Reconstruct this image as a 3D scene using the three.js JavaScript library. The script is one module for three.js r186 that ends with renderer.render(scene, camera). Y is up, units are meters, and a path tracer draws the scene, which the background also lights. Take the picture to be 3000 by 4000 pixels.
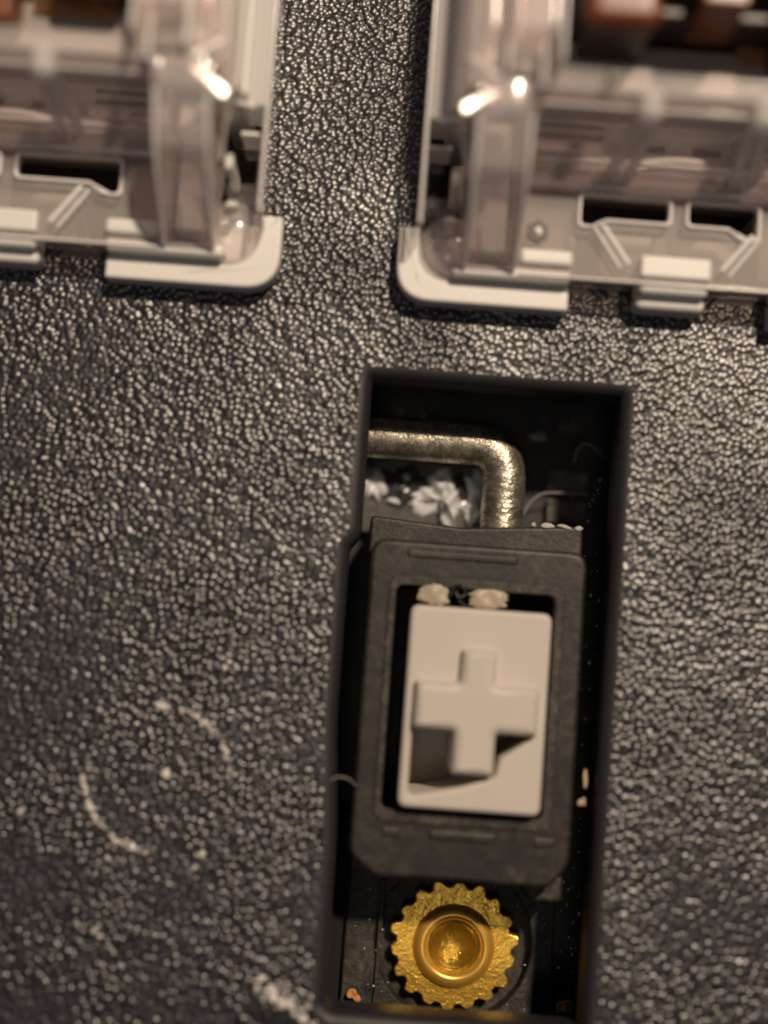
import * as THREE from 'three';
import { RoundedBoxGeometry } from 'three/addons/geometries/RoundedBoxGeometry.js';
import { mergeGeometries, toCreasedNormals } from 'three/addons/utils/BufferGeometryUtils.js';

// ---------------------------------------------------------------- camera, light, exposure
// Real size: the frame is about 22 mm wide. Geometry is written in millimetres (x right along the key row,
// y up from the plate, z towards the typist) and brought to metres in one place.
const MM = 0.001, R = Math.PI / 180;
const scene = new THREE.Scene();
scene.background = new THREE.Color(0.031, 0.028, 0.035);          // the dim room
const TILT = 5 * R, ROLL = 4.2 * R, DIST = 40;
const camera = new THREE.PerspectiveCamera(2 * Math.atan(2000 / 5440) / R, 0.75, 0.004, 3);
camera.position.set(0, DIST * Math.cos(TILT) * MM, DIST * Math.sin(TILT) * MM);
camera.up.set(-Math.sin(ROLL), 0, -Math.cos(ROLL));
camera.lookAt(0, 0, 0);
camera.focus = 42 * MM; camera.userData.fStop = 16.5;
const renderer = new THREE.WebGLRenderer({ antialias: true });
renderer.setSize(768, 1024);
renderer.toneMapping = THREE.LinearToneMapping;
renderer.toneMappingExposure = 1;
renderer.shadowMap.enabled = true;
// one warm lamp above and to the right of the keyboard
const lamp = new THREE.SpotLight(new THREE.Color(1, 0.81, 0.615), 0.54, 0, 25 * R, 0.5, 2);
{ const e = 58 * R, a = 28 * R, d = 0.42;
  lamp.position.set(d * Math.cos(e) * Math.sin(a), d * Math.sin(e), -d * Math.cos(e) * Math.cos(a)); }
lamp.target.position.set(0, 0, 0); lamp.name = 'warm_lamp';
lamp.castShadow = true; lamp.shadow.radius = 0.6; lamp.shadow.camera.near = 0.1; lamp.shadow.camera.far = 1;
scene.add(lamp, lamp.target);
// weak fill from above, added to brighten the pads in the cut-out
const fillSpot = new THREE.SpotLight(new THREE.Color(1, 0.9, 0.8), 0.032, 0, 25 * R, 0.5, 2);
fillSpot.position.set(-0.03, 0.5, 0.10); fillSpot.target.position.set(0, 0, 0); fillSpot.name = 'added_fill_light';
fillSpot.castShadow = true; fillSpot.shadow.radius = 3; fillSpot.shadow.camera.near = 0.1; fillSpot.shadow.camera.far = 1;
scene.add(fillSpot, fillSpot.target);

// ---------------------------------------------------------------- helpers
function rng(seed) { let s = seed >>> 0; return () => { s = (s + 0x6D2B79F5) >>> 0; let t = Math.imul(s ^ (s >>> 15), 1 | s); t = (t + Math.imul(t ^ (t >>> 7), 61 | t)) ^ t; return ((t ^ (t >>> 14)) >>> 0) / 4294967296; }; }
const taken = {};
function numbered(n) { const k = taken[n] = (taken[n] ?? -1) + 1; return k ? n + '_' + String(k).padStart(3, '0') : n; }
function tag(o, label, category, group) { o.userData.label = label; o.userData.category = category; if (group) o.userData.group = group; return o; }
function thing(name, label, category, at = [0, 0, 0], group) {
  const g = new THREE.Group(); g.name = numbered(name); g.position.set(at[0] * MM, at[1] * MM, at[2] * MM);
  scene.add(tag(g, label, category, group)); return g;
}
function part(name, geos, mat, parent, label) {
  const list = [].concat(geos).map((g) => (g.index ? g.toNonIndexed() : g));
  let g = list[0];
  if (list.length > 1) { for (const q of list) for (const k of Object.keys(q.attributes)) if (!['position', 'normal', 'uv'].includes(k)) q.deleteAttribute(k); g = mergeGeometries(list.map((q) => { q.clearGroups(); return q; })); }
  g = g.clone(); g.scale(MM, MM, MM);
  const m = new THREE.Mesh(g, mat); m.name = name; m.castShadow = m.receiveShadow = true;
  if (label) m.userData.label = label;
  parent.add(m); return m;
}
function sub(name, parent) { const g = new THREE.Group(); g.name = name; parent.add(g); return g; }
const mv = (g, x = 0, y = 0, z = 0) => g.translate(x, y, z);
function box(x0, x1, y0, y1, z0, z1, r = 0.06, seg = 2) {
  const w = x1 - x0, h = y1 - y0, d = z1 - z0;
  return mv(new RoundedBoxGeometry(w, h, d, seg, Math.min(r, w / 2.01, h / 2.01, d / 2.01)), (x0 + x1) / 2, (y0 + y1) / 2, (z0 + z1) / 2);
}
// polygon in plan with rounded corners -> Shape / Path (shape y is -z)
function rounded(pts, r, P = THREE.Shape) {
  if (P === THREE.Shape) { pts = pts.slice().reverse(); if (Array.isArray(r)) r = r.slice().reverse(); }
  const s = new P(), n = pts.length, rr = (i) => (Array.isArray(r) ? r[i] : r);
  for (let i = 0; i < n; i++) {
    const p = pts[i], a = pts[(i + n - 1) % n], b = pts[(i + 1) % n];
    const la = Math.hypot(a[0] - p[0], a[1] - p[1]), lb = Math.hypot(b[0] - p[0], b[1] - p[1]), q = Math.min(rr(i), la * 0.49, lb * 0.49);
    const e = [p[0] + (a[0] - p[0]) / la * q, p[1] + (a[1] - p[1]) / la * q], f = [p[0] + (b[0] - p[0]) / lb * q, p[1] + (b[1] - p[1]) / lb * q];
    if (i) s.lineTo(e[0], -e[1]); else s.moveTo(e[0], -e[1]);
    if (q > 0) s.quadraticCurveTo(p[0], -p[1], f[0], -f[1]);
  }
  s.closePath(); return s;
}
const rect = (x0, x1, z0, z1) => [[x0, z0], [x1, z0], [x1, z1], [x0, z1]];
// smooth bevels, truly flat lids
function creased(g, angle) {
  const lids = g.groups.filter((q) => q.materialIndex === 0).map((q) => [q.start, q.count]), o = toCreasedNormals(g, angle), p = o.attributes.position, n = o.attributes.normal, a = new THREE.Vector3(), b = new THREE.Vector3(), c = new THREE.Vector3();
  for (const [s, k] of lids) for (let i = s; i < s + k; i += 3) {
    a.fromBufferAttribute(p, i); b.fromBufferAttribute(p, i + 1).sub(a); c.fromBufferAttribute(p, i + 2).sub(a); b.cross(c).normalize();
    for (let j = 0; j < 3; j++) n.setXYZ(i + j, b.x, b.y, b.z);
  }
  return o;
}
// plan outline extruded from height y0 to y1, edges bevelled by b
function slab(shape, y0, y1, b = 0.06, seg = 3, curve = 6) {
  const g = new THREE.ExtrudeGeometry(shape, { depth: y1 - y0 - 2 * b, bevelEnabled: b > 0, bevelSize: b, bevelThickness: b, bevelOffset: -b, bevelSegments: seg, curveSegments: curve });
  g.rotateX(-Math.PI / 2); g.translate(0, y0 + b, 0);
  return creased(g, 40 * R);
}
// outline in the (z, y) plane extruded along x
function side(pts, x0, x1, r = 0.1, b = 0.06) {
  const g = new THREE.ExtrudeGeometry(rounded(pts.map(([z, y]) => [z, -y]), r), { depth: x1 - x0 - 2 * b, bevelEnabled: true, bevelSize: b, bevelThickness: b, bevelOffset: -b, bevelSegments: 2, curveSegments: 5 });
  g.rotateY(-Math.PI / 2);                 // shape x -> z, depth -> -x
  g.translate(x1 - b, 0, 0);
  return creased(g, 40 * R);
}
// outline in the (x, y) plane extruded along z
function front(pts, z0, z1, r = 0.1, b = 0.06) {
  const g = new THREE.ExtrudeGeometry(rounded(pts.map(([x, y]) => [x, -y]), r), { depth: z1 - z0 - 2 * b, bevelEnabled: true, bevelSize: b, bevelThickness: b, bevelOffset: -b, bevelSegments: 2, curveSegments: 5 });
  g.translate(0, 0, z0 + b);
  return creased(g, 40 * R);
}
const V = (a) => new THREE.Vector3(...a);
function tube(pts, r, seg = 40, rad = 8) { return new THREE.TubeGeometry(new THREE.CatmullRomCurve3(pts.map(V)), seg, r, rad); }
function rod(a, b, r, rad = 10) {          // round-ended bar from a to b
  const A = V(a), B = V(b), d = B.clone().sub(A), g = new THREE.CapsuleGeometry(r, d.length(), 5, rad);
  g.applyQuaternion(new THREE.Quaternion().setFromUnitVectors(new THREE.Vector3(0, 1, 0), d.clone().normalize()));
  const m = A.add(B).multiplyScalar(0.5); return mv(g, m.x, m.y, m.z);
}
function lump(x, y, z, rx, ry, rz, seed, rough = 0.25, det = 3) {  // an uneven blob
  const g = new THREE.IcosahedronGeometry(1, det), p = g.attributes.position, q = rng(seed), k = [...Array(6)].map(() => [q() * 4 - 2, q() * 4 - 2, q() * 4 - 2, q() * 6]);
  for (let i = 0; i < p.count; i++) {
    const a = p.getX(i), b = p.getY(i), c = p.getZ(i); let s = 1;
    for (const [u, v, w, t] of k) s += rough * 0.35 * Math.sin(a * u * 1.7 + b * v * 1.7 + c * w * 1.7 + t);
    p.setXYZ(i, a * s * rx, b * s * ry, c * s * rz);
  }
  g.computeVertexNormals(); return mv(toCreasedNormals(g, 60 * R), x, y, z);
}

function spread(cx, cz, rx, rz, h, seed, jag = 0.35) {   // a smear: ragged outline, domed and lumpy
  const q = rng(seed), A = 56, K = 9, f = [...Array(7)].map((_, i) => [2 + i * 2 + Math.floor(q() * 2), q() * 7, 1 / (1 + i * 0.55)]), pos = [], idx = [];
  for (let j = 0; j <= K; j++) for (let i = 0; i < A; i++) {
    const a = i / A * Math.PI * 2, t = j / K; let e = 0; for (const [n, p, w] of f) e += w * Math.sin(a * n + p);
    const k = 1 + jag * 0.45 * e, x = cx + rx * t * k * Math.cos(a), z = cz + rz * t * k * Math.sin(a);
    pos.push(x, h * Math.sqrt(Math.max(0, 1 - t * t)) * (0.75 + 0.3 * Math.sin(x * 9 + seed) * Math.cos(z * 8 + seed * 2)), z);
  }
  for (let j = 0; j < K; j++) for (let i = 0; i < A; i++) { const n = (i + 1) % A, a = j * A + i, b = j * A + n, c = a + A, d = b + A; idx.push(a, b, c, b, d, c); }
  const g = new THREE.BufferGeometry(); g.setAttribute('position', new THREE.Float32BufferAttribute(pos, 3)); g.setAttribute('uv', new THREE.Float32BufferAttribute(new Float32Array(pos.length / 3 * 2), 2)); g.setIndex(idx); g.computeVertexNormals(); return g;
}

// ---------------------------------------------------------------- noise and textures
function lattice(n, seed) {                // tileable smooth noise on an n x n lattice
  const q = rng(seed), a = new Float32Array(n * n); for (let i = 0; i < a.length; i++) a[i] = q();
  return (x, y) => {
    const xi = Math.floor(x), yi = Math.floor(y), fx = x - xi, fy = y - yi, sx = fx * fx * (3 - 2 * fx), sy = fy * fy * (3 - 2 * fy);
    const m = (k) => ((k % n) + n) % n, at = (i, j) => a[m(j) * n + m(i)];
    return (at(xi, yi) * (1 - sx) + at(xi + 1, yi) * sx) * (1 - sy) + (at(xi, yi + 1) * (1 - sx) + at(xi + 1, yi + 1) * sx) * sy;
  };
}
function dataTex(w, h, fill, srgb = false) {
  const d = new Uint8Array(w * h * 4), o = [0, 0, 0];
  for (let j = 0; j < h; j++) for (let i = 0; i < w; i++) { fill(i, j, o); const k = (j * w + i) * 4; for (let c = 0; c < 3; c++) d[k + c] = Math.max(0, Math.min(255, o[c] * 255 + 0.5)); d[k + 3] = 255; }
  const t = new THREE.DataTexture(d, w, h); t.magFilter = t.minFilter = THREE.LinearFilter; t.wrapS = t.wrapT = THREE.RepeatWrapping;
  if (srgb) t.colorSpace = THREE.SRGBColorSpace; t.needsUpdate = true; return t;
}
const SPAN = 34;                           // millimetres of plate that one copy of the grain map covers
function grainMaps() {
  const N = 2048, px = N / SPAN, H = new Float32Array(N * N), q = rng(77), C = 222, cs = N / C, pts = new Float32Array(C * C * 5);
  for (let i = 0; i < C * C; i++) { pts[i * 5] = q(); pts[i * 5 + 1] = q(); pts[i * 5 + 2] = 0.55 + 0.65 * q() * q(); const a = (-25 + 50 * (q() - 0.5)) * R; pts[i * 5 + 3] = Math.cos(a); pts[i * 5 + 4] = Math.sin(a); }
  const low = lattice(17, 5), mid = lattice(90, 6), fine = lattice(512, 8);
  for (let j = 0; j < N; j++) for (let i = 0; i < N; i++) {
    const cx = Math.floor(i / cs), cy = Math.floor(j / cs); let best = 0, second = 0;
    for (let b = -1; b <= 1; b++) for (let a = -1; a <= 1; a++) {
      const gx = cx + a, gy = cy + b, k = ((((gy % C) + C) % C) * C + (((gx % C) + C) % C)) * 5;
      const dx = i / cs - gx - pts[k], dy = j / cs - gy - pts[k + 1], c = pts[k + 3], s = pts[k + 4], u = (dx * c - dy * s) * 0.88, v = dx * s + dy * c;
      const f = pts[k + 2] - (u * u + v * v) * 1.35;
      if (f > best) { second = best; best = f; } else if (f > second) second = f;
    }
    const d = best - second, ridge = best + 0.12 * Math.max(0, 0.25 - d) ** 1 * 0;
    const X = (i / N - 0.5) * SPAN, Z = -(j / N - 0.5) * SPAN;
    let h = ridge * (0.55 + 0.75 * low(i * 17 / N, j * 17 / N)) * 0.040 + 0.016 * mid(i * 90 / N, j * 90 / N) + 0.002 * fine(i / 4, j / 4);
    // a moulding mark: a faint broken ring
    const dr = Math.hypot(X + 5.85, Z - 8.0) - 2.05, an = Math.atan2(Z - 8, X + 5.85);
    const arc = Math.max(0, Math.cos(an + 0.55) ** 2 * 1.6 - 0.6) + Math.max(0, Math.cos(an - 2.35) * 1.8 - 0.9);
    h += 0.025 * Math.min(1, arc) * Math.exp(-((dr / 0.11) ** 2)) * (0.5 + fine(i / 9, j / 9));
    // rough burr by the lower left corner of the cut-out
    const bd = Math.hypot((X + 1.5) / 1.3, (Z - 14.1) / 0.5); h += 0.10 * Math.exp(-bd * bd) * (0.4 + mid(i * 60 / N * 1.5, j * 60 / N * 1.5));
    H[j * N + i] = h;
  }
  const n = dataTex(N, N, (i, j, o) => {
    const e = (a, b) => H[((b + N) % N) * N + ((a + N) % N)], dx = (e(i + 1, j) - e(i - 1, j)) * px / 2, dy = (e(i, j + 1) - e(i, j - 1)) * px / 2, l = 1 / Math.hypot(dx, dy, 1);
    o[0] = 0.5 - 0.5 * dx * l; o[1] = 0.5 - 0.5 * dy * l; o[2] = 0.5 + 0.5 * l;
  });
  const l2 = lattice(64, 21), l3 = lattice(256, 22);
  const W = 1024, col = dataTex(W, W, (i0, j0, o) => {
    const i = i0 / 2, j = j0 / 2, X = (i / 512 - 0.5) * SPAN, Z = -(j / 512 - 0.5) * SPAN, v = 0.8 + 0.4 * l2(i / 8, j / 8) * l3(i / 2, j / 2) * 2;
    const scuff = Math.exp(-(((X + 1.3) / 0.5) ** 2) - ((Z - 0.1) / 0.9) ** 2) * (0.3 + l3(i / 2, j / 2)) + 0.5 * Math.exp(-(((X + 6) / 2.2) ** 2) - ((Z - 8.4) / 2) ** 2) * l3(i / 2, j / 2);
    const dr = Math.hypot(X + 5.85, Z - 8.0) - 2.05, an = Math.atan2(Z - 8, X + 5.85);
    const worn = Math.min(1, Math.max(0, Math.cos(an + 0.75) * 2.6 - 1.5) + Math.max(0, Math.cos(an - 2.45) * 2.2 - 1.2)) * Math.exp(-((dr / 0.13) ** 2)) * Math.min(1, Math.max(0, l3(i * 0.95, j * 0.95) * 7 - 3.9)) + Math.exp(-((Math.hypot(X + 5.6, Z - 7.85) / 0.12) ** 2)) * 0.7;
    o[0] = 0.112 * v + 0.08 * scuff + 0.5 * worn; o[1] = 0.105 * v + 0.07 * scuff + 0.48 * worn; o[2] = 0.120 * v + 0.06 * scuff + 0.46 * worn;
  }, true);
  return { n, col };
}
const grain = grainMaps();
function mottle(seed, c0, c1, size = 256, pow = 1.6) {
  const a = lattice(8, seed), b = lattice(32, seed + 1), c = lattice(128, seed + 2), k = size;
  return dataTex(size, size, (i, j, o) => { const v = Math.pow(0.35 * a(i * 8 / k, j * 8 / k) + 0.35 * b(i * 32 / k, j * 32 / k) + 0.3 * c(i * 128 / k, j * 128 / k), pow) * 2; for (let q = 0; q < 3; q++) o[q] = c0[q] + (c1[q] - c0[q]) * v; }, true);
}
function bumps(seed, size = 256, f = [16, 64, 128]) {
  const L = f.map((n, i) => lattice(n, seed + i));
  return dataTex(size, size, (i, j, o) => { let v = 0; L.forEach((l, k) => { v += l(i * f[k] / size, j * f[k] / size) * [0.4, 0.35, 0.25][k]; }); o[0] = o[1] = o[2] = v; });
}
function planUV(g, span) {                 // texture laid over the object's own three axes, in millimetres
  const p = g.attributes.position, n = g.attributes.normal, uv = new Float32Array(p.count * 2);
  for (let i = 0; i < p.count; i++) {
    const ax = Math.abs(n.getX(i)), ay = Math.abs(n.getY(i)), az = Math.abs(n.getZ(i));
    const [u, v] = ay >= ax && ay >= az ? [p.getX(i), -p.getZ(i)] : ax > az ? [p.getZ(i), p.getY(i)] : [p.getX(i), p.getY(i)];
    uv[i * 2] = u / span; uv[i * 2 + 1] = v / span;
  }
  g.setAttribute('uv', new THREE.BufferAttribute(uv, 2)); return g;
}

// ---------------------------------------------------------------- materials
const std = (o) => new THREE.MeshStandardMaterial(o), phy = (o) => new THREE.MeshPhysicalMaterial(o);
const col = (r, g, b) => new THREE.Color().setRGB(r, g, b);
const M = {
  plate: phy({ map: grain.col, roughness: 0.34, ior: 1.85, normalMap: grain.n, normalScale: new THREE.Vector2(1.25, 1.25) }),
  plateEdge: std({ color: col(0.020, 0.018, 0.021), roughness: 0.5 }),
  dusty: phy({ map: mottle(31, [0.06, 0.057, 0.056], [0.20, 0.182, 0.155], 256, 2.2), roughness: 0.46, ior: 1.5, bumpMap: bumps(41), bumpScale: 0.000009 }),
  dustyDark: std({ map: mottle(36, [0.075, 0.072, 0.072], [0.24, 0.22, 0.195]), roughness: 0.6, bumpMap: bumps(43), bumpScale: 0.00003 }),
  board: std({ map: mottle(51, [0.05, 0.05, 0.05], [0.13, 0.125, 0.115]), roughness: 0.55 }),
  chip: std({ map: mottle(55, [0.16, 0.155, 0.15], [0.34, 0.32, 0.30]), roughness: 0.5 }),
  tin: std({ map: mottle(58, [0.15, 0.14, 0.12], [0.78, 0.72, 0.62], 128, 2.2), roughness: 0.5, metalness: 0.3, bumpMap: bumps(59), bumpScale: 0.00006 }),
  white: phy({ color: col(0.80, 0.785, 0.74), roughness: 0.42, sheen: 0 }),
  cream: phy({ color: col(0.57, 0.52, 0.465), roughness: 0.5 }),
  clear: phy({ color: col(0.98, 0.962, 0.96), roughness: 0.05, transmission: 0.94, thickness: 0, ior: 1.5 }),
  milky: phy({ color: col(1.0, 0.955, 0.945), roughness: 0.14, transmission: 0.76, thickness: 0, ior: 1.5 }),
  frost: phy({ color: col(0.95, 0.93, 0.92), roughness: 0.5, transmission: 0.5, thickness: 0, ior: 1.5, specularIntensity: 0.7 }),
  deck: phy({ color: col(1.0, 0.955, 0.945), roughness: 0.09, transmission: 0.78, thickness: 0, ior: 1.5, specularIntensity: 0.4 }),
  edge: phy({ color: col(0.97, 0.95, 0.94), roughness: 0.15, transmission: 0.22, thickness: 0, ior: 1.5 }),  // whitish colour stands in for light piped to the plastic edges
  ledge: phy({ color: col(0.86, 0.815, 0.79), roughness: 0.3, transmission: 0.78, thickness: 0, ior: 1.5, specularIntensity: 0.15 }),
  glassy: phy({ color: col(0.97, 0.95, 0.92), roughness: 0.2, transmission: 0.95, thickness: 0, ior: 1.55 }),
  brown: phy({ color: col(0.20, 0.052, 0.012), roughness: 0.45, clearcoat: 0.2, clearcoatRoughness: 0.2 }),
  darkBrown: phy({ color: col(0.035, 0.022, 0.018), roughness: 0.4 }),
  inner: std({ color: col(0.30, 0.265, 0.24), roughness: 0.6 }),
  copper: std({ color: col(0.72, 0.42, 0.22), metalness: 1, roughness: 0.28, bumpMap: bumps(61), bumpScale: 0.00008 }),
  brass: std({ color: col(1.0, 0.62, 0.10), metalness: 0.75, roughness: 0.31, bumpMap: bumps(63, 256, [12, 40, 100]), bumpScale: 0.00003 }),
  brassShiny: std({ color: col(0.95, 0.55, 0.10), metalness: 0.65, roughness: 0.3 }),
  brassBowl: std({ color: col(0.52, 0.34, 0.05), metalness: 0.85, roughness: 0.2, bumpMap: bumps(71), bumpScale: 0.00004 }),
  wire: std({ map: mottle(65, [0.60, 0.57, 0.50], [0.88, 0.84, 0.75]), metalness: 0.9, roughness: 0.36, bumpMap: bumps(67, 256, [8, 32, 128]), bumpScale: 0.000035 }),
  grease: phy({ color: col(0.78, 0.79, 0.80), roughness: 0.18, transmission: 0.2, thickness: 0 }),
  greaseWarm: phy({ color: col(0.42, 0.36, 0.28), roughness: 0.45 }),
  crumb: std({ color: col(0.50, 0.38, 0.24), roughness: 0.8 }),
  rust: std({ color: col(0.55, 0.24, 0.08), roughness: 0.7 }),
  fibre: std({ color: col(0.30, 0.28, 0.26), roughness: 0.6 }),
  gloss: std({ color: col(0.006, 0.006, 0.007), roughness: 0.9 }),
  hair: std({ color: col(0.03, 0.03, 0.032), roughness: 0.35 }),
  burr: std({ color: col(0.66, 0.62, 0.58), roughness: 0.45 }),
  speck: std({ color: col(0.50, 0.47, 0.42), roughness: 0.8 }),
};

// ---------------------------------------------------------------- the plate with its cut-outs
const RX = 7.7, LX = -11.35, CZ = -13.9;   // switch centres
{
  const shape = rounded(rect(-40, 40, -45, 40), 1);
  const slot = [[-0.98, -4.22], [6.98, -4.22], [6.92, 14.4], [-0.6, 14.4], [-1.0, 14.0], [-1.02, 9.2], [-1.27, 6.2], [-1.27, 0.95], [-0.98, 0.62]];
  shape.holes.push(rounded(slot, [0.45, 0.45, 0.3, 0.4, 0.1, 0.8, 0.8, 0.2, 0.2], THREE.Path));
  for (const cx of [RX, LX]) shape.holes.push(rounded(rect(cx - 7.1, cx + 7.1, CZ - 7.1, CZ + 7.1), 0.4, THREE.Path));
  const b = 0.36;
  let g = new THREE.ExtrudeGeometry(shape, { depth: 1.6 - 2 * b, bevelEnabled: true, bevelSize: b, bevelThickness: b, bevelOffset: 0, bevelSegments: 5, curveSegments: 8 });
  g.translate(0, 0, -1.6 + b);
  const p = g.attributes.position, uv = g.attributes.uv;
  for (let i = 0; i < p.count; i++) uv.setXY(i, p.getX(i) / SPAN + 0.5, p.getY(i) / SPAN + 0.5);
  g.rotateX(-Math.PI / 2); g = creased(g, 35 * R); g.scale(MM, MM, MM);
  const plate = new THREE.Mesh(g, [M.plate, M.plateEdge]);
  plate.name = 'keyboard_plate'; plate.receiveShadow = plate.castShadow = true; plate.userData.kind = 'structure';
  tag(plate, 'black grained plastic keyboard plate with a tall rectangular cut-out', 'keyboard plate');
  scene.add(plate);
  // whitened burrs: a broken ring left by the mould, and the rough lower left corner of the cut-out
  const q = rng(2024), fl = [];
  const fleck = (x, z, r) => fl.push(lump(x, 0.015, z, r * (0.7 + 0.9 * q()), r * 0.5, r * (0.7 + 0.6 * q()), fl.length + 5, 0.5, 1));
  const arc = (a0, a1, n, r) => { for (let i = 0; i < n; i++) { const a = (a0 + (a1 - a0) * (i + 0.8 * q()) / n) * R, k = 2.05 + 0.08 * (q() - 0.5); if (q() < 0.8) fleck(-5.85 + k * Math.cos(a), 8 + k * Math.sin(a), r * (0.45 + 0.9 * q())); } };
  arc(-96, -4, 22, 0.06); arc(92, 178, 26, 0.06);
  for (const [x, z, r] of [[-5.62, 7.85, 0.1], [-6.15, 8.75, 0.07], [-4.4, 10.0, 0.07], [-4.55, 10.35, 0.05], [-7.6, 6.2, 0.05], [-4.25, 4.5, 0.06], [-4.2, 4.75, 0.05], [-7.2, 12.3, 0.07], [-7.05, 12.45, 0.06], [-9.6, 9.2, 0.06]]) fleck(x, z, r);
  for (let i = 0; i < 46; i++) { const t = q(); fleck(-2.6 + 1.75 * t, 13.35 + 1.1 * t + 0.35 * (q() - 0.5), 0.03 + 0.05 * q()); }
  const burr = part('scuff_flecks', fl, M.burr, plate); burr.userData.kind = 'stuff';
}

// ---------------------------------------------------------------- the circuit board below
{
  const t = thing('circuit_board', 'black circuit board lying deep below the cut-out in the plate', 'circuit board', [0, -5, 0]);
  part('board', planUV(box(-40, 40, -1.6, 0, -45, 40, 0.1), 9), M.board, t);
  part('solder_pad', planUV(box(-0.02, 1.12, 0, 0.22, -3.85, -3.42, 0.06), 1.2), M.tin, t);
  part('solder_pad', planUV(box(5.42, 6.2, 0, 0.2, -3.82, -3.4, 0.06), 2.6), M.chip, t);
  part('chip', planUV(box(5.15, 6.5, 0, 0.3, -2.2, -1.5, 0.05), 3), M.chip, t);
  part('chip', planUV(box(5.2, 6.5, 0, 0.35, -1.22, -0.45, 0.05), 3), M.chip, t);
  part('copper_pad', planUV(lump(-0.45, 1.1, -2.78, 0.32, 0.5, 0.42, 9, 0.3), 1), M.rust, t);
}

// ---------------------------------------------------------------- stabilizer
{
  const t = thing('stabilizer_housing', 'dusty black plastic stabilizer housing filling the cut-out around the white stem', 'stabilizer housing', [0, -5, 0]);
  const top = 4.5;
  const body = rounded([[-0.3, 0.72], [6.0, 0.72], [6.02, 9.6], [5.5, 10.35], [0.42, 10.35], [-0.3, 9.75]], [0.5, 0.5, 0.25, 0.25, 0.25, 0.25]);
  body.holes.push(rounded([[0.5, 2.0], [5.16, 2.0], [5.16, 8.46], [0.5, 8.46]], 0.25, THREE.Path));
  part('housing_body', planUV(slab(body, 0.4, top, 0.14, 4), 5), M.dusty, t);
  part('housing_shelf', planUV(slab(rounded([[-0.38, 0.0], [2.3, 0.18], [4.2, 0.02], [5.92, -0.1], [5.95, 1.2], [-0.38, 1.2]], 0.15), 0.5, 3.75, 0.1), 5), M.dusty, t);
  const rimS = rounded(rect(0.3, 5.42, 1.72, 8.8), 0.4); rimS.holes.push(rounded(rect(0.53, 5.13, 2.03, 8.43), 0.25, THREE.Path));
  for (const [a, l] of [[4.45, 0.12], [4.85, 0.3], [5.35, 0.34], [5.78, 0.2]]) part('edge_glint', lump(a, 3.76, -0.05, l * 0.6, 0.05, 0.07, 3 + a * 10, 0.3, 2), M.speck, t);  // pale lumps standing in for a line of glints on the shelf edge
  part('opening_rim', planUV(slab(rimS, top - 0.4, top + 0.06, 0.05), 5), M.dustyDark, t);
  part('groove_lip', planUV(box(0.75, 4.0, top - 0.2, top + 0.03, 0.95, 1.25, 0.1), 5), M.dusty, t);
  for (const [a, b] of [[0.55, 1.15], [1.9, 3.9], [4.9, 5.6]]) part('clip_rib', planUV(box(a, b, top - 0.2, top + 0.03, 8.9, 9.25, 0.12), 5), M.dusty, t);
  part('clip_foot', planUV(box(4.9, 6.0, 0.3, 3.5, 10.1, 10.9, 0.15), 5), M.dustyDark, t);
  // the screw foot: a low block with a round seat for the brass nut
  const foot = rounded(rect(-0.25, 6.2, 10.2, 15.2), 0.2);
  const seat = new THREE.Path(); seat.absarc(3.1, -12.75, 2.42, 0, Math.PI * 2); foot.holes.push(seat);
  part('screw_foot', planUV(slab(foot, 0.1, 0.95, 0.08, 3, 24), 5), M.dustyDark, t);
  part('screw_seat', planUV(mv(new THREE.CylinderGeometry(2.5, 2.5, 0.5, 48), 3.1, 0.12, 12.75), 5), M.dustyDark, t);
  part('dark_block', box(-2, -0.32, 0, 1.0, 9.0, 15.2, 0.1), M.gloss, t);  // black block added to keep the gap left of the foot dark
  part('side_notch', planUV(box(0.75, 0.9, 0.8, 1.1, 11, 15, 0.04), 5), M.dustyDark, t);
}
{
  const t = thing('stabilizer_stem', 'white rectangular stabilizer stem with a raised cross standing in the black housing', 'stabilizer stem', [2.99, -4.9, 5.43]);  // the sliding stem of the stabilizer, onto which a keycap would press
  const dx = 2.02, dz = 2.86, top = 5.0;
  const o = rounded(rect(-dx, dx, -dz, dz), 0.28), hole = rounded([[-1.74, 0.3], [1.64, 0.3], [1.64, 0.68], [0.78, 1.32], [0.68, 1.84], [-0.3, 2.2], [-1.66, 2.5], [-1.74, 2.4]], [0, 0, 0.05, 0.12, 0.15, 0.2, 0.06, 0.06], THREE.Path);
  o.holes.push(hole);  // pocket cut to the outline of the shadow beside the cross
  part('tray_wall', slab(o, 0, top, 0.13, 4), M.cream, t);
  part('tray_floor', box(-dx + 0.2, dx - 0.2, 0, top - 3.4, -dz + 0.2, dz - 0.2, 0.05), M.cream, t);
  const w = 0.6, l = 1.76, y1 = top + 0.42;
  const cross = rounded([[-0.5, -1.7], [0.5, -1.7], [0.52, -0.74], [l, -0.74], [l, 0.62], [w, 0.62], [w, 1.82], [-w, 1.82], [-w, 0.62], [-l, 0.62], [-l, -0.74], [-0.52, -0.74]], 0.12);
  part('cross', slab(cross, top - 2.4, y1, 0.26, 3), M.cream, t);
}
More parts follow.
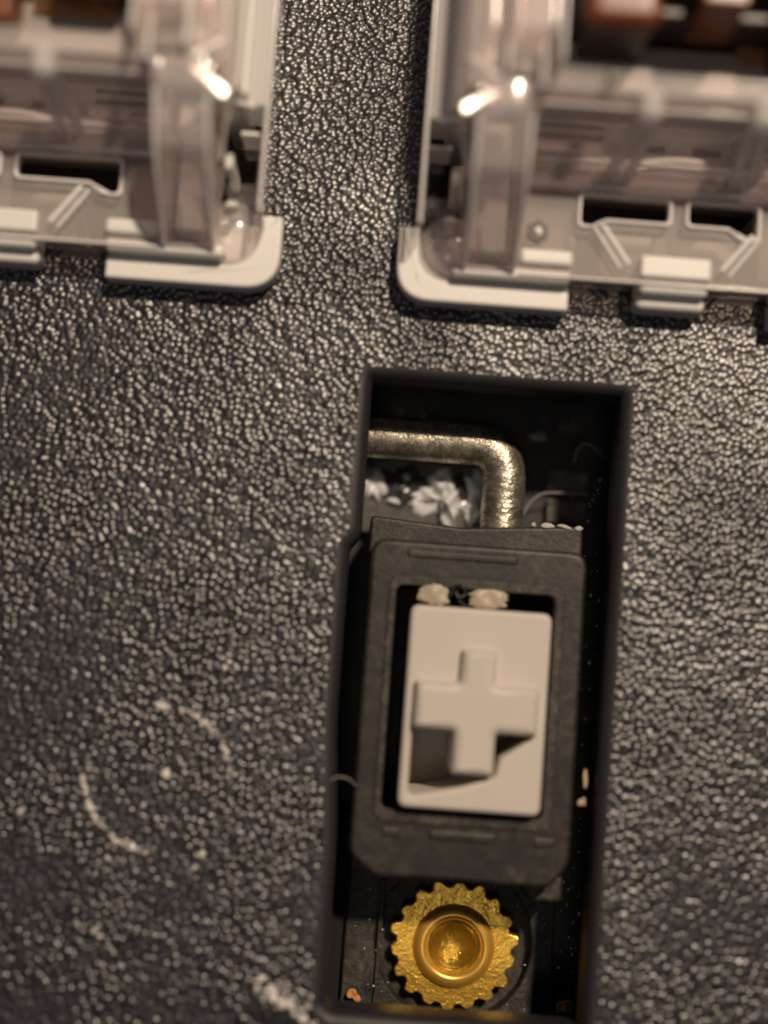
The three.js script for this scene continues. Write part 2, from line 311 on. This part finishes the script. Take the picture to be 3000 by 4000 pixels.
{
  const t = thing('stabilizer_wire', 'bent pale gold steel wire hooking into the top of the black housing', 'wire', [0, -3.2, 0]);
  const r = 0.66, c = new THREE.CurvePath(), a = V([-7, 0, -2.62]), b = V([2.62, 0, -2.62]), d = V([3.66, 0, -1.55]), e = V([3.66, -0.15, 1.2]);
  c.add(new THREE.LineCurve3(a, b)); c.add(new THREE.QuadraticBezierCurve3(b, V([3.6, 0, -2.6]), d)); c.add(new THREE.LineCurve3(d, e));
  const g = new THREE.TubeGeometry(c, 160, r, 20), uv = g.attributes.uv;
  for (let i = 0; i < uv.count; i++) uv.setXY(i, uv.getX(i) * 6, uv.getY(i) * 1);
  // squeeze marks of the bending tool along the outside of the bend
  const p = g.attributes.position, n = g.attributes.normal, q = rng(12);
  for (let i = 0; i < p.count; i++) { const z = p.getZ(i), x = p.getX(i); if (x > 2.2 && z > -2.9) { const k = 0.012 * Math.sin(z * 23 + x * 11 + Math.sin(z * 5) * 2) * q() + 0.012 * (q() - 0.5); p.setXYZ(i, x + n.getX(i) * k, p.getY(i) + n.getY(i) * k, z + n.getZ(i) * k); } }
  g.computeVertexNormals();
  part('wire_rod', g, M.wire, t);
}
{
  const t = thing('brass_nut', 'toothed brass screw nut seated in the round hollow below the white stem', 'screw nut', [3.12, -4.4, 12.85]);
  const s = new THREE.Shape(), T = 18, N = T * 8;
  for (let i = 0; i < N; i++) { const a = i / N * Math.PI * 2, k = Math.min(1, Math.max(0, 0.5 - 0.95 * Math.cos(a * T + 0.6))), r = 1.78 + (0.19 + 0.05 * Math.sin(a * 7)) * Math.pow(k, 0.6); if (i) s.lineTo(r * Math.cos(a), r * Math.sin(a)); else s.moveTo(r * Math.cos(a), r * Math.sin(a)); }
  const h = new THREE.Path(); h.absarc(0, 0, 1.0, 0, Math.PI * 2); s.holes.push(h);
  part('toothed_disc', planUV(slab(s, 0, 0.42, 0.05, 2, 24), 3), M.brass, t);
  const lathe = (pts) => new THREE.LatheGeometry(pts.map(([a, b]) => new THREE.Vector2(a, b)), 48);
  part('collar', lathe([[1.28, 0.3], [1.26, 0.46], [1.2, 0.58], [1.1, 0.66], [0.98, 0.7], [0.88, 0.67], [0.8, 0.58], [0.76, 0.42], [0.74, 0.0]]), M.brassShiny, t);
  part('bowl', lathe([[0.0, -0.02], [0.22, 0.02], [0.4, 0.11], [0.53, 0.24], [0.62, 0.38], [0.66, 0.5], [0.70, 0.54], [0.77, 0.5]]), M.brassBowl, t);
}

// ---------------------------------------------------------------- dirt in the cut-out
{
  const smear = (name, label, bl, m) => { const t = thing(name, label, 'grease', [0, -4.45, 0]); bl.forEach((b, i) => part('blob', spread(b[0], b[1], b[2], b[3], b[4], 100 + i * 7 + Math.round(b[0] * 10), b[5] ?? 0.35), m, t)); };
  part('pedestal', planUV(box(-0.75, 3.6, 0, 0.56, -2.1, 0.3, 0.05), 3), M.chip, scene.getObjectByName('circuit_board'));
  smear('grease_smear', 'whitish grease smear at the left edge of the cut-out under the wire', [[-0.45, -1.3, 0.45, 0.6, 0.3]], M.grease);
  smear('grease_smear', 'whitish jagged grease smear inside the bend of the gold wire', [[1.75, -1.5, 0.4, 0.52, 0.6, 0.25], [1.3, -1.0, 0.5, 0.26, 0.4, 0.3], [2.05, -0.7, 0.36, 0.8, 0.8, 0.2], [1.75, -0.9, 0.9, 0.6, 0.12, 0.4], [1.0, -0.65, 0.2, 0.3, 0.25, 0.2], [0.3, -0.75, 0.3, 0.12, 0.2, 0.2]], M.grease);
  smear('grease_smear', 'pale grease film touching the inner side of the gold wire', [[2.9, -1.45, 0.36, 0.6, 0.3], [2.95, -0.5, 0.45, 0.55, 0.5, 0.2]], M.grease);
  smear('grease_smear', 'dark glossy grease patch between the two whitish smears under the wire', [[0.55, -1.25, 0.8, 0.6, 0.16], [2.4, -1.3, 0.26, 0.55, 0.2]], std({ color: col(0.03, 0.032, 0.035), roughness: 0.25 }));
  const g2 = (label, x, z, rx, rz, s) => part('blob', spread(0, 0, rx, rz, 0.14, s, 0.2), M.greaseWarm, thing('grease_lump', label, 'grease', [x, -0.5, z]));
  g2('cream grease lump left of the black hair loop above the white stem', 1.62, 2.22, 0.46, 0.34, 5);
  g2('cream grease lump right of the black hair loop above the white stem', 3.2, 2.24, 0.62, 0.3, 8);
  const hair = (name, label, pts, r, m) => part('strand', tube(pts, r, 40, 6), m, thing(name, label, 'hair', [0, 0, 0]));
  hair('hair_loop', 'tiny curled black hair between two grease lumps above the white stem', [[2.1, -0.55, 2.25], [2.2, -0.4, 1.95], [2.45, -0.35, 1.95], [2.5, -0.4, 2.2], [2.3, -0.35, 2.25], [2.25, -0.4, 2.1], [2.4, -0.45, 2.4], [2.6, -0.6, 2.5]], 0.045, M.hair);
  hair('fibre', 'short arched grey fibre on the dark board right of the wire bend', [[5.93, -4.2, -2.4], [5.97, -4.0, -2.75], [6.15, -3.95, -2.98], [6.4, -4, -2.95], [6.75, -4.2, -2.75]], 0.035, M.fibre);
  hair('fibre', 'long thin grey fibre lying across the dark chip right of the wire', [[4.4, -4.1, -0.6], [4.6, -4.1, -1.0], [4.95, -4.1, -1.3], [5.5, -4.1, -1.38], [6.4, -4.15, -1.4]], 0.03, M.fibre);
  hair('fibre', 'faint curved fibre bridging the left gap beside the white stem', [[-0.95, 0.0, 7.7], [-0.75, 0.05, 7.58], [-0.5, 0, 7.6], [-0.2, -0.4, 7.85]], 0.022, M.fibre);
  const crumb = (label, x, y, z, rx, rz, s, m) => part('grain', lump(0, 0, 0, rx, Math.min(rx, rz) * 0.5, rz, s, 0.7), m, thing('dust_crumb', label, 'crumb', [x, y, z]));
  crumb('long beige crumb in the right gap beside the white stem', 6.3, -0.6, 7.15, 0.06, 0.2, 3, M.crumb);
  crumb('round yellowish crumb just below the long beige crumb in the right gap', 6.28, -0.6, 7.86, 0.09, 0.13, 4, M.crumb);
  crumb('orange crumb at the lower left corner of the cut-out', 0.17, -3.7, 14.48, 0.14, 0.13, 5, M.rust);
  crumb('orange crumb at the lower right corner of the cut-out', 6.58, -3.6, 14.35, 0.16, 0.15, 6, M.rust);
  crumb('small curled dark crumb on the board just right of the wire bend', 4.85, -4.5, -3.15, 0.2, 0.12, 7, M.fibre);
  const q = rng(404), specks = [];
  for (let i = 0; i < 90; i++) { const z = -3 + 17.3 * q(), x = 6.1 + 0.65 * q(), r = 0.012 + 0.03 * q() * q(); specks.push(lump(x, -2 - 2 * q(), z, r, r, r * (1 + q()), 900 + i, 0.4, 1)); }
  for (let i = 0; i < 60; i++) { const z = 10.8 + 3.8 * q(), x = 0 + 6 * q(); if (Math.hypot(x - 3.1, z - 12.75) < 2.1) continue; const r = 0.012 + 0.03 * q() * q(); specks.push(lump(x, -3.72, z, r, r * 0.6, r, 1200 + i, 0.4, 1)); }
  for (let i = 0; i < 40; i++) { const r = 0.012 + 0.025 * q() * q(); specks.push(lump(4.4 + 2 * q(), -4.95, -3.9 + 3.7 * q(), r, r, r, 1500 + i, 0.4, 1)); }
  const d = part('dust', specks, M.speck, scene); d.userData.kind = 'stuff'; tag(d, 'fine pale dust specks scattered over the bottom of the cut-out', 'dust');
}

// ---------------------------------------------------------------- the two switches
function makeSwitch(label, cx, opt) {
  const t = thing('key_switch', label, 'key switch', [cx, 0, CZ], 'clear-topped key switches at the top of the picture');
  const both = [-1, 1];
  // white lower housing
  const low = sub('bottom_housing', t);
  for (const sz of both) for (const sx of both) {
    const X = (a) => sx * a, pts = [[7.85, 5.72], [7.85, 7.85], [2.9, 7.85], [2.9, 7.18], [6.6, 7.18], [7.26, 6.5], [7.26, 5.72]].map(([x, z]) => [X(x), sz * z]);
    const rr = [0.04, 1.5, 0.05, 0.05, 0.4, 0.4, 0.04];
    const ord = sx * sz > 0 ? pts : pts.slice().reverse(), ro = sx * sz > 0 ? rr : rr.slice().reverse();
    const zr = (a, b) => (sz > 0 ? [a, b] : [-b, -a]), xr = (a, b) => (sx > 0 ? [a, b] : [-b, -a]);
    part('corner_flange', [slab(rounded(ord, ro), 0.02, 0.82, 0.09, 4, 8), box(...xr(2.9, 6.3), 0.1, 1.3, ...zr(6.78, 7.16), 0.16, 4), box(...xr(2.92, 4.4), 0.1, 1.48, ...zr(6.28, 6.74), 0.14, 4)], M.white, low);
    part('corner_base', box(...xr(5.95, 7.2), -0.6, 0.5, ...zr(5.85, 7.2), 0.3, 3), M.white, low);
    part('corner_post', [box(...xr(4.8, 5.82), -1, 1.05, ...zr(3.9, 6.4), 0.12, 3), box(...xr(4.85, 5.7), -1, 2.2, ...zr(3.0, 3.9), 0.12, 3)], M.white, low);
  }
  for (const sz of both) {
    const z = (a, b) => (sz > 0 ? [a, b] : [-b, -a]);
    part('clip_tab', [box(-1, 1, 0.1, 1.44, ...z(6.22, 6.86), 0.1, 3), box(-1, 1, 0.05, 1.26, ...z(6.76, 7.28), 0.2, 4), box(-1, 1, -0.1, 0.86, ...z(7.15, 7.62), 0.2, 4)], M.white, low);
  }
  for (const sx of both) part('inner_wall', box(...(sx > 0 ? [5.9, 6.75] : [-6.75, -5.9]), -2, 2.6, -3.2, 2.9, 0.1), M.white, low);
  for (const sx of both) part('inner_rail', box(...(sx > 0 ? [5.38, 5.95] : [-5.95, -5.38]), 2, 4.22, -3.2, 2.2, 0.12), M.white, low);
  part('housing_floor', [box(-6.9, 6.9, -4.6, -3.6, -6.9, 6.9, 0.1)], M.darkBrown, low);
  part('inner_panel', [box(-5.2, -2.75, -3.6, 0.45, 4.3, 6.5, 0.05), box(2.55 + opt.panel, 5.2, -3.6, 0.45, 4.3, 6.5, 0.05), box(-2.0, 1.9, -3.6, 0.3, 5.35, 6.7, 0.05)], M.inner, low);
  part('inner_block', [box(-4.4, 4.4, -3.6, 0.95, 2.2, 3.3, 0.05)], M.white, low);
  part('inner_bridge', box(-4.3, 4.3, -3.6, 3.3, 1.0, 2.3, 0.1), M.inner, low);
  part('inner_shade_strip', [-1, 1].flatMap((q) => [2.42, 2.72, 3.02].map((v) => box(q > 0 ? 2.2 : -4.1, q > 0 ? 4.1 : -2.2, 0.8, 1.0, v, v + 0.14, 0.03)).concat([box(q > 0 ? 0.4 : -1.2, q > 0 ? 1.2 : -0.4, 0.8, 1.0, 2.9, 3.1, 0.03)])), M.darkBrown, low);  // dark strips put in for the shadow streaks inside the housing
  // clear upper housing
  const up = sub('top_housing', t);
  const led = rounded(rect(-4.5, 4.5, 3.6, 7.0), 0.1);
  const h1 = [[-2.75, 4.62], [-0.27, 4.62], [-0.27, 5.25], [-2.1, 5.25], [-2.3, 5.46], [-2.75, 5.46]], h2 = [[0.3, 4.62], [opt.hole, 4.62], [opt.hole, 5.55], [opt.hole - 0.55, 5.55], [opt.hole - 0.75, 5.25], [0.3, 5.25]];
  const grow = (h, k) => { const cx0 = (Math.min(...h.map((p) => p[0])) + Math.max(...h.map((p) => p[0]))) / 2, cz0 = 5.04; return h.map(([x, z]) => [x + Math.sign(x - cx0) * k, z + Math.sign(z - cz0) * k]); };
  for (const h of [h1, h2]) led.holes.push(rounded(h, 0.16, THREE.Path));
  part('led_ledge', slab(led, 0.92, 1.3, 0.07, 3), M.ledge, up);
  part('led_ledge', slab(rounded(rect(-4.5, 4.5, -7.0, -3.6), 0.1), 0.92, 1.3, 0.07, 3), M.clear, up);
  for (const h of [h1, h2]) { const s = rounded(grow(h, 0.1), 0.2); s.holes.push(rounded(h, 0.16, THREE.Path)); part('slot_rim', slab(s, 1.2, 1.4, 0.04, 3), M.edge, up); }
  part('ledge_edge', [rod([-4.4, 1.64, 3.72], [4.4, 1.64, 3.72], 0.08), rod([-4.4, 1.66, 4.44], [4.4, 1.66, 4.44], 0.05), rod([-4.4, 1.32, 7.0], [4.4, 1.32, 7.0], 0.04), rod([-4.4, 4.15, 3.12], [4.4, 4.15, 3.12], 0.07)], M.edge, up);
  part('front_skirt', [box(-4.5, 4.5, 0.3, 1.1, 6.82, 7.04, 0.07), box(-4.5, 4.5, 0.3, 1.1, -7.04, -6.82, 0.07)], M.clear, up);
  for (const s of both) part('gusset', [rod([s * 2.1, 1.35, 5.5], [s * 1.35, 1.25, 6.45], 0.1), rod([s * 2.32, 1.3, 5.55], [s * 1.55, 1.25, 6.6], 0.06)], M.edge, up);
  part('pocket_step', box(-4.5, 4.5, 1.2, 1.62, 3.7, 4.5, 0.09, 3), M.milky, up);
  const arc = []; for (let i = 0; i <= 16; i++) { const a = Math.PI * i / 16; arc.push([-1.75 * Math.cos(a), 1.6, 4.25 - 0.75 * Math.pow(Math.sin(a), 0.8)]); }
  part('lens_arch', tube(arc, 0.085, 48, 8), M.edge, up);
  part('pocket_wall', side([[3.85, 1.2], [3.75, 1.6], [3.3, 4.05], [3.0, 4.2], [2.85, 4.05], [3.2, 1.2]], -4.6, 4.6, 0.12), M.deck, up);
  part('pocket_wall', side([[-3.2, 1.2], [-2.85, 4.15], [-3.0, 4.25], [-3.3, 4.15], [-3.85, 1.2]], -4.6, 4.6, 0.12), M.deck, up);
  for (const s of both) {
    part('wall_rib', [rod([s * opt.rib - 0.22 * s, 1.6, 3.98], [s * opt.rib - 0.4 * s, 4.2, 3.2], 0.17), rod([s * opt.rib + 0.25 * s, 1.6, 3.98], [s * opt.rib - 0.05 * s, 4.2, 3.2], 0.17), rod([s * opt.rib - 0.2 * s, 4.35, 2.95], [s * opt.rib - 0.2 * s, 4.3, 3.2], 0.38)], M.frost, up);
    part('wall_glint', [rod([s * 2.1, 1.7, 3.9], [s * 2.05, 2.5, 3.72], 0.06), rod([s * 4.3, 1.7, 3.95], [s * 4.3, 2.2, 3.8], 0.09)], M.edge, up);
    part('wall_band', box(...(s > 0 ? [2.4, 4.4] : [-4.4, -2.4]), 2.3, 2.55, 3.55, 3.8, 0.1), M.milky, up);
  }
  for (const sz of both) for (const sx of both) {
    const x = (a, b) => (sx > 0 ? [a, b] : [-b, -a]), prof = [[7.05, 0.5], [7.05, 1.2], [6.6, 1.9], [5.0, 4.0], [3.6, 4.8], [2.8, 4.8], [2.8, 0.5]].map(([z, y]) => [sz * z, y]);
    const pf = (p) => (sz > 0 ? p : p.slice().reverse());
    part('corner_column', [side(pf(prof), ...x(4.48, 4.72), 0.2, 0.07), side(pf(prof), ...x(5.86, 6.08), 0.2, 0.07)], M.milky, up);
    const sheet = [[7.05, 0.5], [7.05, 1.2], [6.6, 1.95], [5.0, 4.05], [3.6, 4.85], [2.8, 4.85], [2.8, 4.7], [3.55, 4.7], [4.9, 3.9], [6.46, 1.9], [6.9, 1.2], [6.9, 0.5]].map(([z, y]) => [sz * z, y]);
    part('column_face', side(pf(sheet), ...x(4.7, 5.88), 0.1, 0.04), M.milky, up);
    for (const q of [4.6, 5.97]) part('column_edge', tube([[sx * q, 1.2, sz * 7.03], [sx * q, 1.9, sz * 6.6], [sx * q, 4.0, sz * 5.02], [sx * q, 4.7, sz * 3.7]], 0.075, 30, 6), M.edge, up);
    if (sz > 0) { // a slanting facet at the head of the column that catches the lamp
      const g = box(-0.62, 0.62, -0.1, 0.1, -0.16, 0.16, 0.08, 3), d = new THREE.Vector3(0.84 * -sx, 0, -0.54).normalize(), n = new THREE.Vector3(opt.facet, 0.985, -0.055);
      const w = new THREE.Vector3().crossVectors(d, n).normalize(); d.crossVectors(n, w);
      g.applyMatrix4(new THREE.Matrix4().makeBasis(d, n.normalize(), w)); part('column_facet', mv(g, sx * 5.95, 4.5, 3.3), M.glassy, up);
    }
    part('column_ridge', [rod([sx * 6.42, 3.3, sz * 3.75], [sx * 5.5, 4.25, sz * 3.0], 0.2), rod([sx * 6.05, 3.0, sz * 4.4], [sx * 6.05, 0.9, sz * 6.6], 0.12)], M.glassy, up);
    const foot = new THREE.SphereGeometry(1, 32, 20); foot.scale(0.92, 0.5, 0.92); part('corner_bulge', mv(foot, sx * 6.36, 0.8, sz * 6.3), M.milky, up);
  }
  for (const sx of both) {
    const X = (a, b) => (sx > 0 ? [a, b] : [-b, -a]);
    part('side_wall', box(...X(7.2, 7.38), 0.25, 2.25, -6.2, 6.1, 0.06), M.clear, up);
    part('side_ledge', box(...X(6.62, 7.24), 0.6, 2.2, -6, 3.05, 0.08), M.frost, up);
    part('side_ledge', box(...X(6.3, 7.24), 0.5, 1.9, 5.2, 5.5, 0.06), M.clear, up);
    const pts = [[6.62, 1.6], [6.3, 4.6], [6.0, 4.6], [6.36, 1.6]].map(([x, y]) => [sx * x, y]);
    part('wall_edge', rod([sx * 7.3, 2.25, -6], [sx * 7.3, 2.25, 6.0], 0.05), M.edge, up);
    part('upper_wall', front(sx > 0 ? pts : pts.slice().reverse(), -6, 3.0, 0.08), M.clear, up);
    part('side_rail', box(...X(6.44, 6.62), 0.5, 3.3, -6, 3.0, 0.06), M.frost, up);
    part('side_fin', rod([sx * 5.9, 4.6, -4], [sx * 5.75, 4.6, 1.4], 0.25), M.milky, up);
    part('side_fin', tube([[sx * 5.7, 4.65, 0.2], [sx * 5.8, 4.6, 1.4], [sx * 6.15, 4.3, 2.5], [sx * 6.5, 3.9, 3.3]], 0.13, 24, 8), M.milky, up);
  }
  for (const sx of both) {
    const X = (a, b) => (sx > 0 ? [a, b] : [-b, -a]);
    part('deck_fin', [box(...X(4.4, 4.5), 4.7, 5.4, 2.0, 3.2, 0.04), box(...X(5.3, 5.4), 4.6, 5.2, -3, 2.7, 0.04), box(...X(3.95, 4.05), 4.0, 5.5, -2.6, 2.5, 0.04)], M.edge, up);
    part('head_web', [rod([sx * 6.3, 4.5, 2.2], [sx * 5.55, 4.7, 2.75], 0.1), rod([sx * 6.4, 3.6, 3.4], [sx * 6.1, 2.2, 4.6], 0.07), rod([sx * 6.9, 2.25, 3.1], [sx * 6.1, 3.0, 3.2], 0.08)], M.edge, up);
    part('side_pane', box(...X(6.7, 7.2), 1.0, 1.9, 4.1, 4.2, 0.03), M.clear, up);
    part('side_stop', [box(...X(6.55, 7.2), 0.5, 1.7, 3.6, 3.72, 0.04), box(...X(6.3, 6.5), 0.4, 2.6, 4.6, 5.0, 0.05), box(...X(6.3, 6.6), 0.4, 1.6, 5.6, 5.75, 0.04)], M.white, up);
  }
  const deck = rounded(rect(-6.4, 6.4, -3.4, 3.0), 0.3); deck.holes.push(rounded(rect(-4.0, 4.0, -2.4, 2.3), 0.3, THREE.Path));
  part('top_deck', slab(deck, 4.3, 4.75, 0.1, 3), M.deck, up);
  for (const sx of both) part('deck_block', box(...(sx > 0 ? [4.05, 5.3] : [-5.3, -4.05]), 4.6, 5.7, -1.8, 1.9, 0.25, 4), M.milky, up);
  const gate = sub('gate_mark', up); part('pit', mv(new THREE.CylinderGeometry(0.34, 0.34, 0.1, 6), -3.95, 1.3, 5.75), M.darkBrown, gate); part('nub', lump(-3.95, 1.36, 5.75, 0.12, 0.08, 0.12, 3, 0.3, 2), M.white, gate);
  part('deck_plug', box(-2.75, -2.4, 4.3, 4.82, 2.35, 2.65, 0.05), M.darkBrown, up);
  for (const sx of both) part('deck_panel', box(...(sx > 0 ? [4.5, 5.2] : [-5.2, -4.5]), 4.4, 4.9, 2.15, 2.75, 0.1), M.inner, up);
  // brown stem
  const st = sub('stem', t), sh = opt.stem;
  part('slider', box(-3.6, 3.6, -0.5, sh - 1.2, -2.0, 0.9, 0.15, 3), M.darkBrown, st);
  part('cross', [box(-0.6, 0.6, sh - 2.5, sh, -1.9, opt.crossZ, 0.12, 3), box(-2, 2, sh - 2.5, sh, -1.05, 0.05, 0.12, 3)], M.brown, st);
  for (const sx of both) { const x = sx > 0 ? [1.6, 3.55] : [-3.55, -1.6]; part('shoulder', box(...x, sh - 0.75, sh + 0.05, -1.2, opt.shoulderZ, 0.36, 5), M.brown, st); part('leg', box(x[0] + 0.1, x[1] - 0.1, -0.5, sh - 0.7, -1, opt.shoulderZ - 0.15, 0.1), M.darkBrown, st); }
  const leaf = sub('contact_leaf', t);
  part('leaf_blade', [box(0.9, 3.2, 1.8, 3.4, 1.2, 1.35, 0.05), box(0.9, 3.2, 3.35, 3.5, 0.9, 1.35, 0.06)], M.copper, leaf);
  part('leaf_contact', [lump(1.55, 3.5, 1.1, 0.22, 0.12, 0.14, 3, 0.5), lump(2.4, 3.5, 1.12, 0.5, 0.1, 0.12, 4, 0.5), lump(2.9, 3.7, 0.4, 0.25, 0.15, 0.15, 5, 0.6), lump(2.2, 3.8, 0.3, 0.2, 0.1, 0.15, 6, 0.6)], M.copper, leaf);
  return t;
}
makeSwitch('clear key switch at top right with two dark slots and brown stem in view', RX, { hole: 2.25, panel: 0, rib: 1.7, stem: 6, crossZ: 0.95, shoulderZ: 1.65, facet: 0.115 });
makeSwitch('clear key switch at top left, cut off by the left edge of the picture', LX, { hole: 3.2, panel: 0.9, rib: 1.75, stem: 4.6, crossZ: 2.1, shoulderZ: 1.2, facet: 0.215 });

renderer.render(scene, camera);
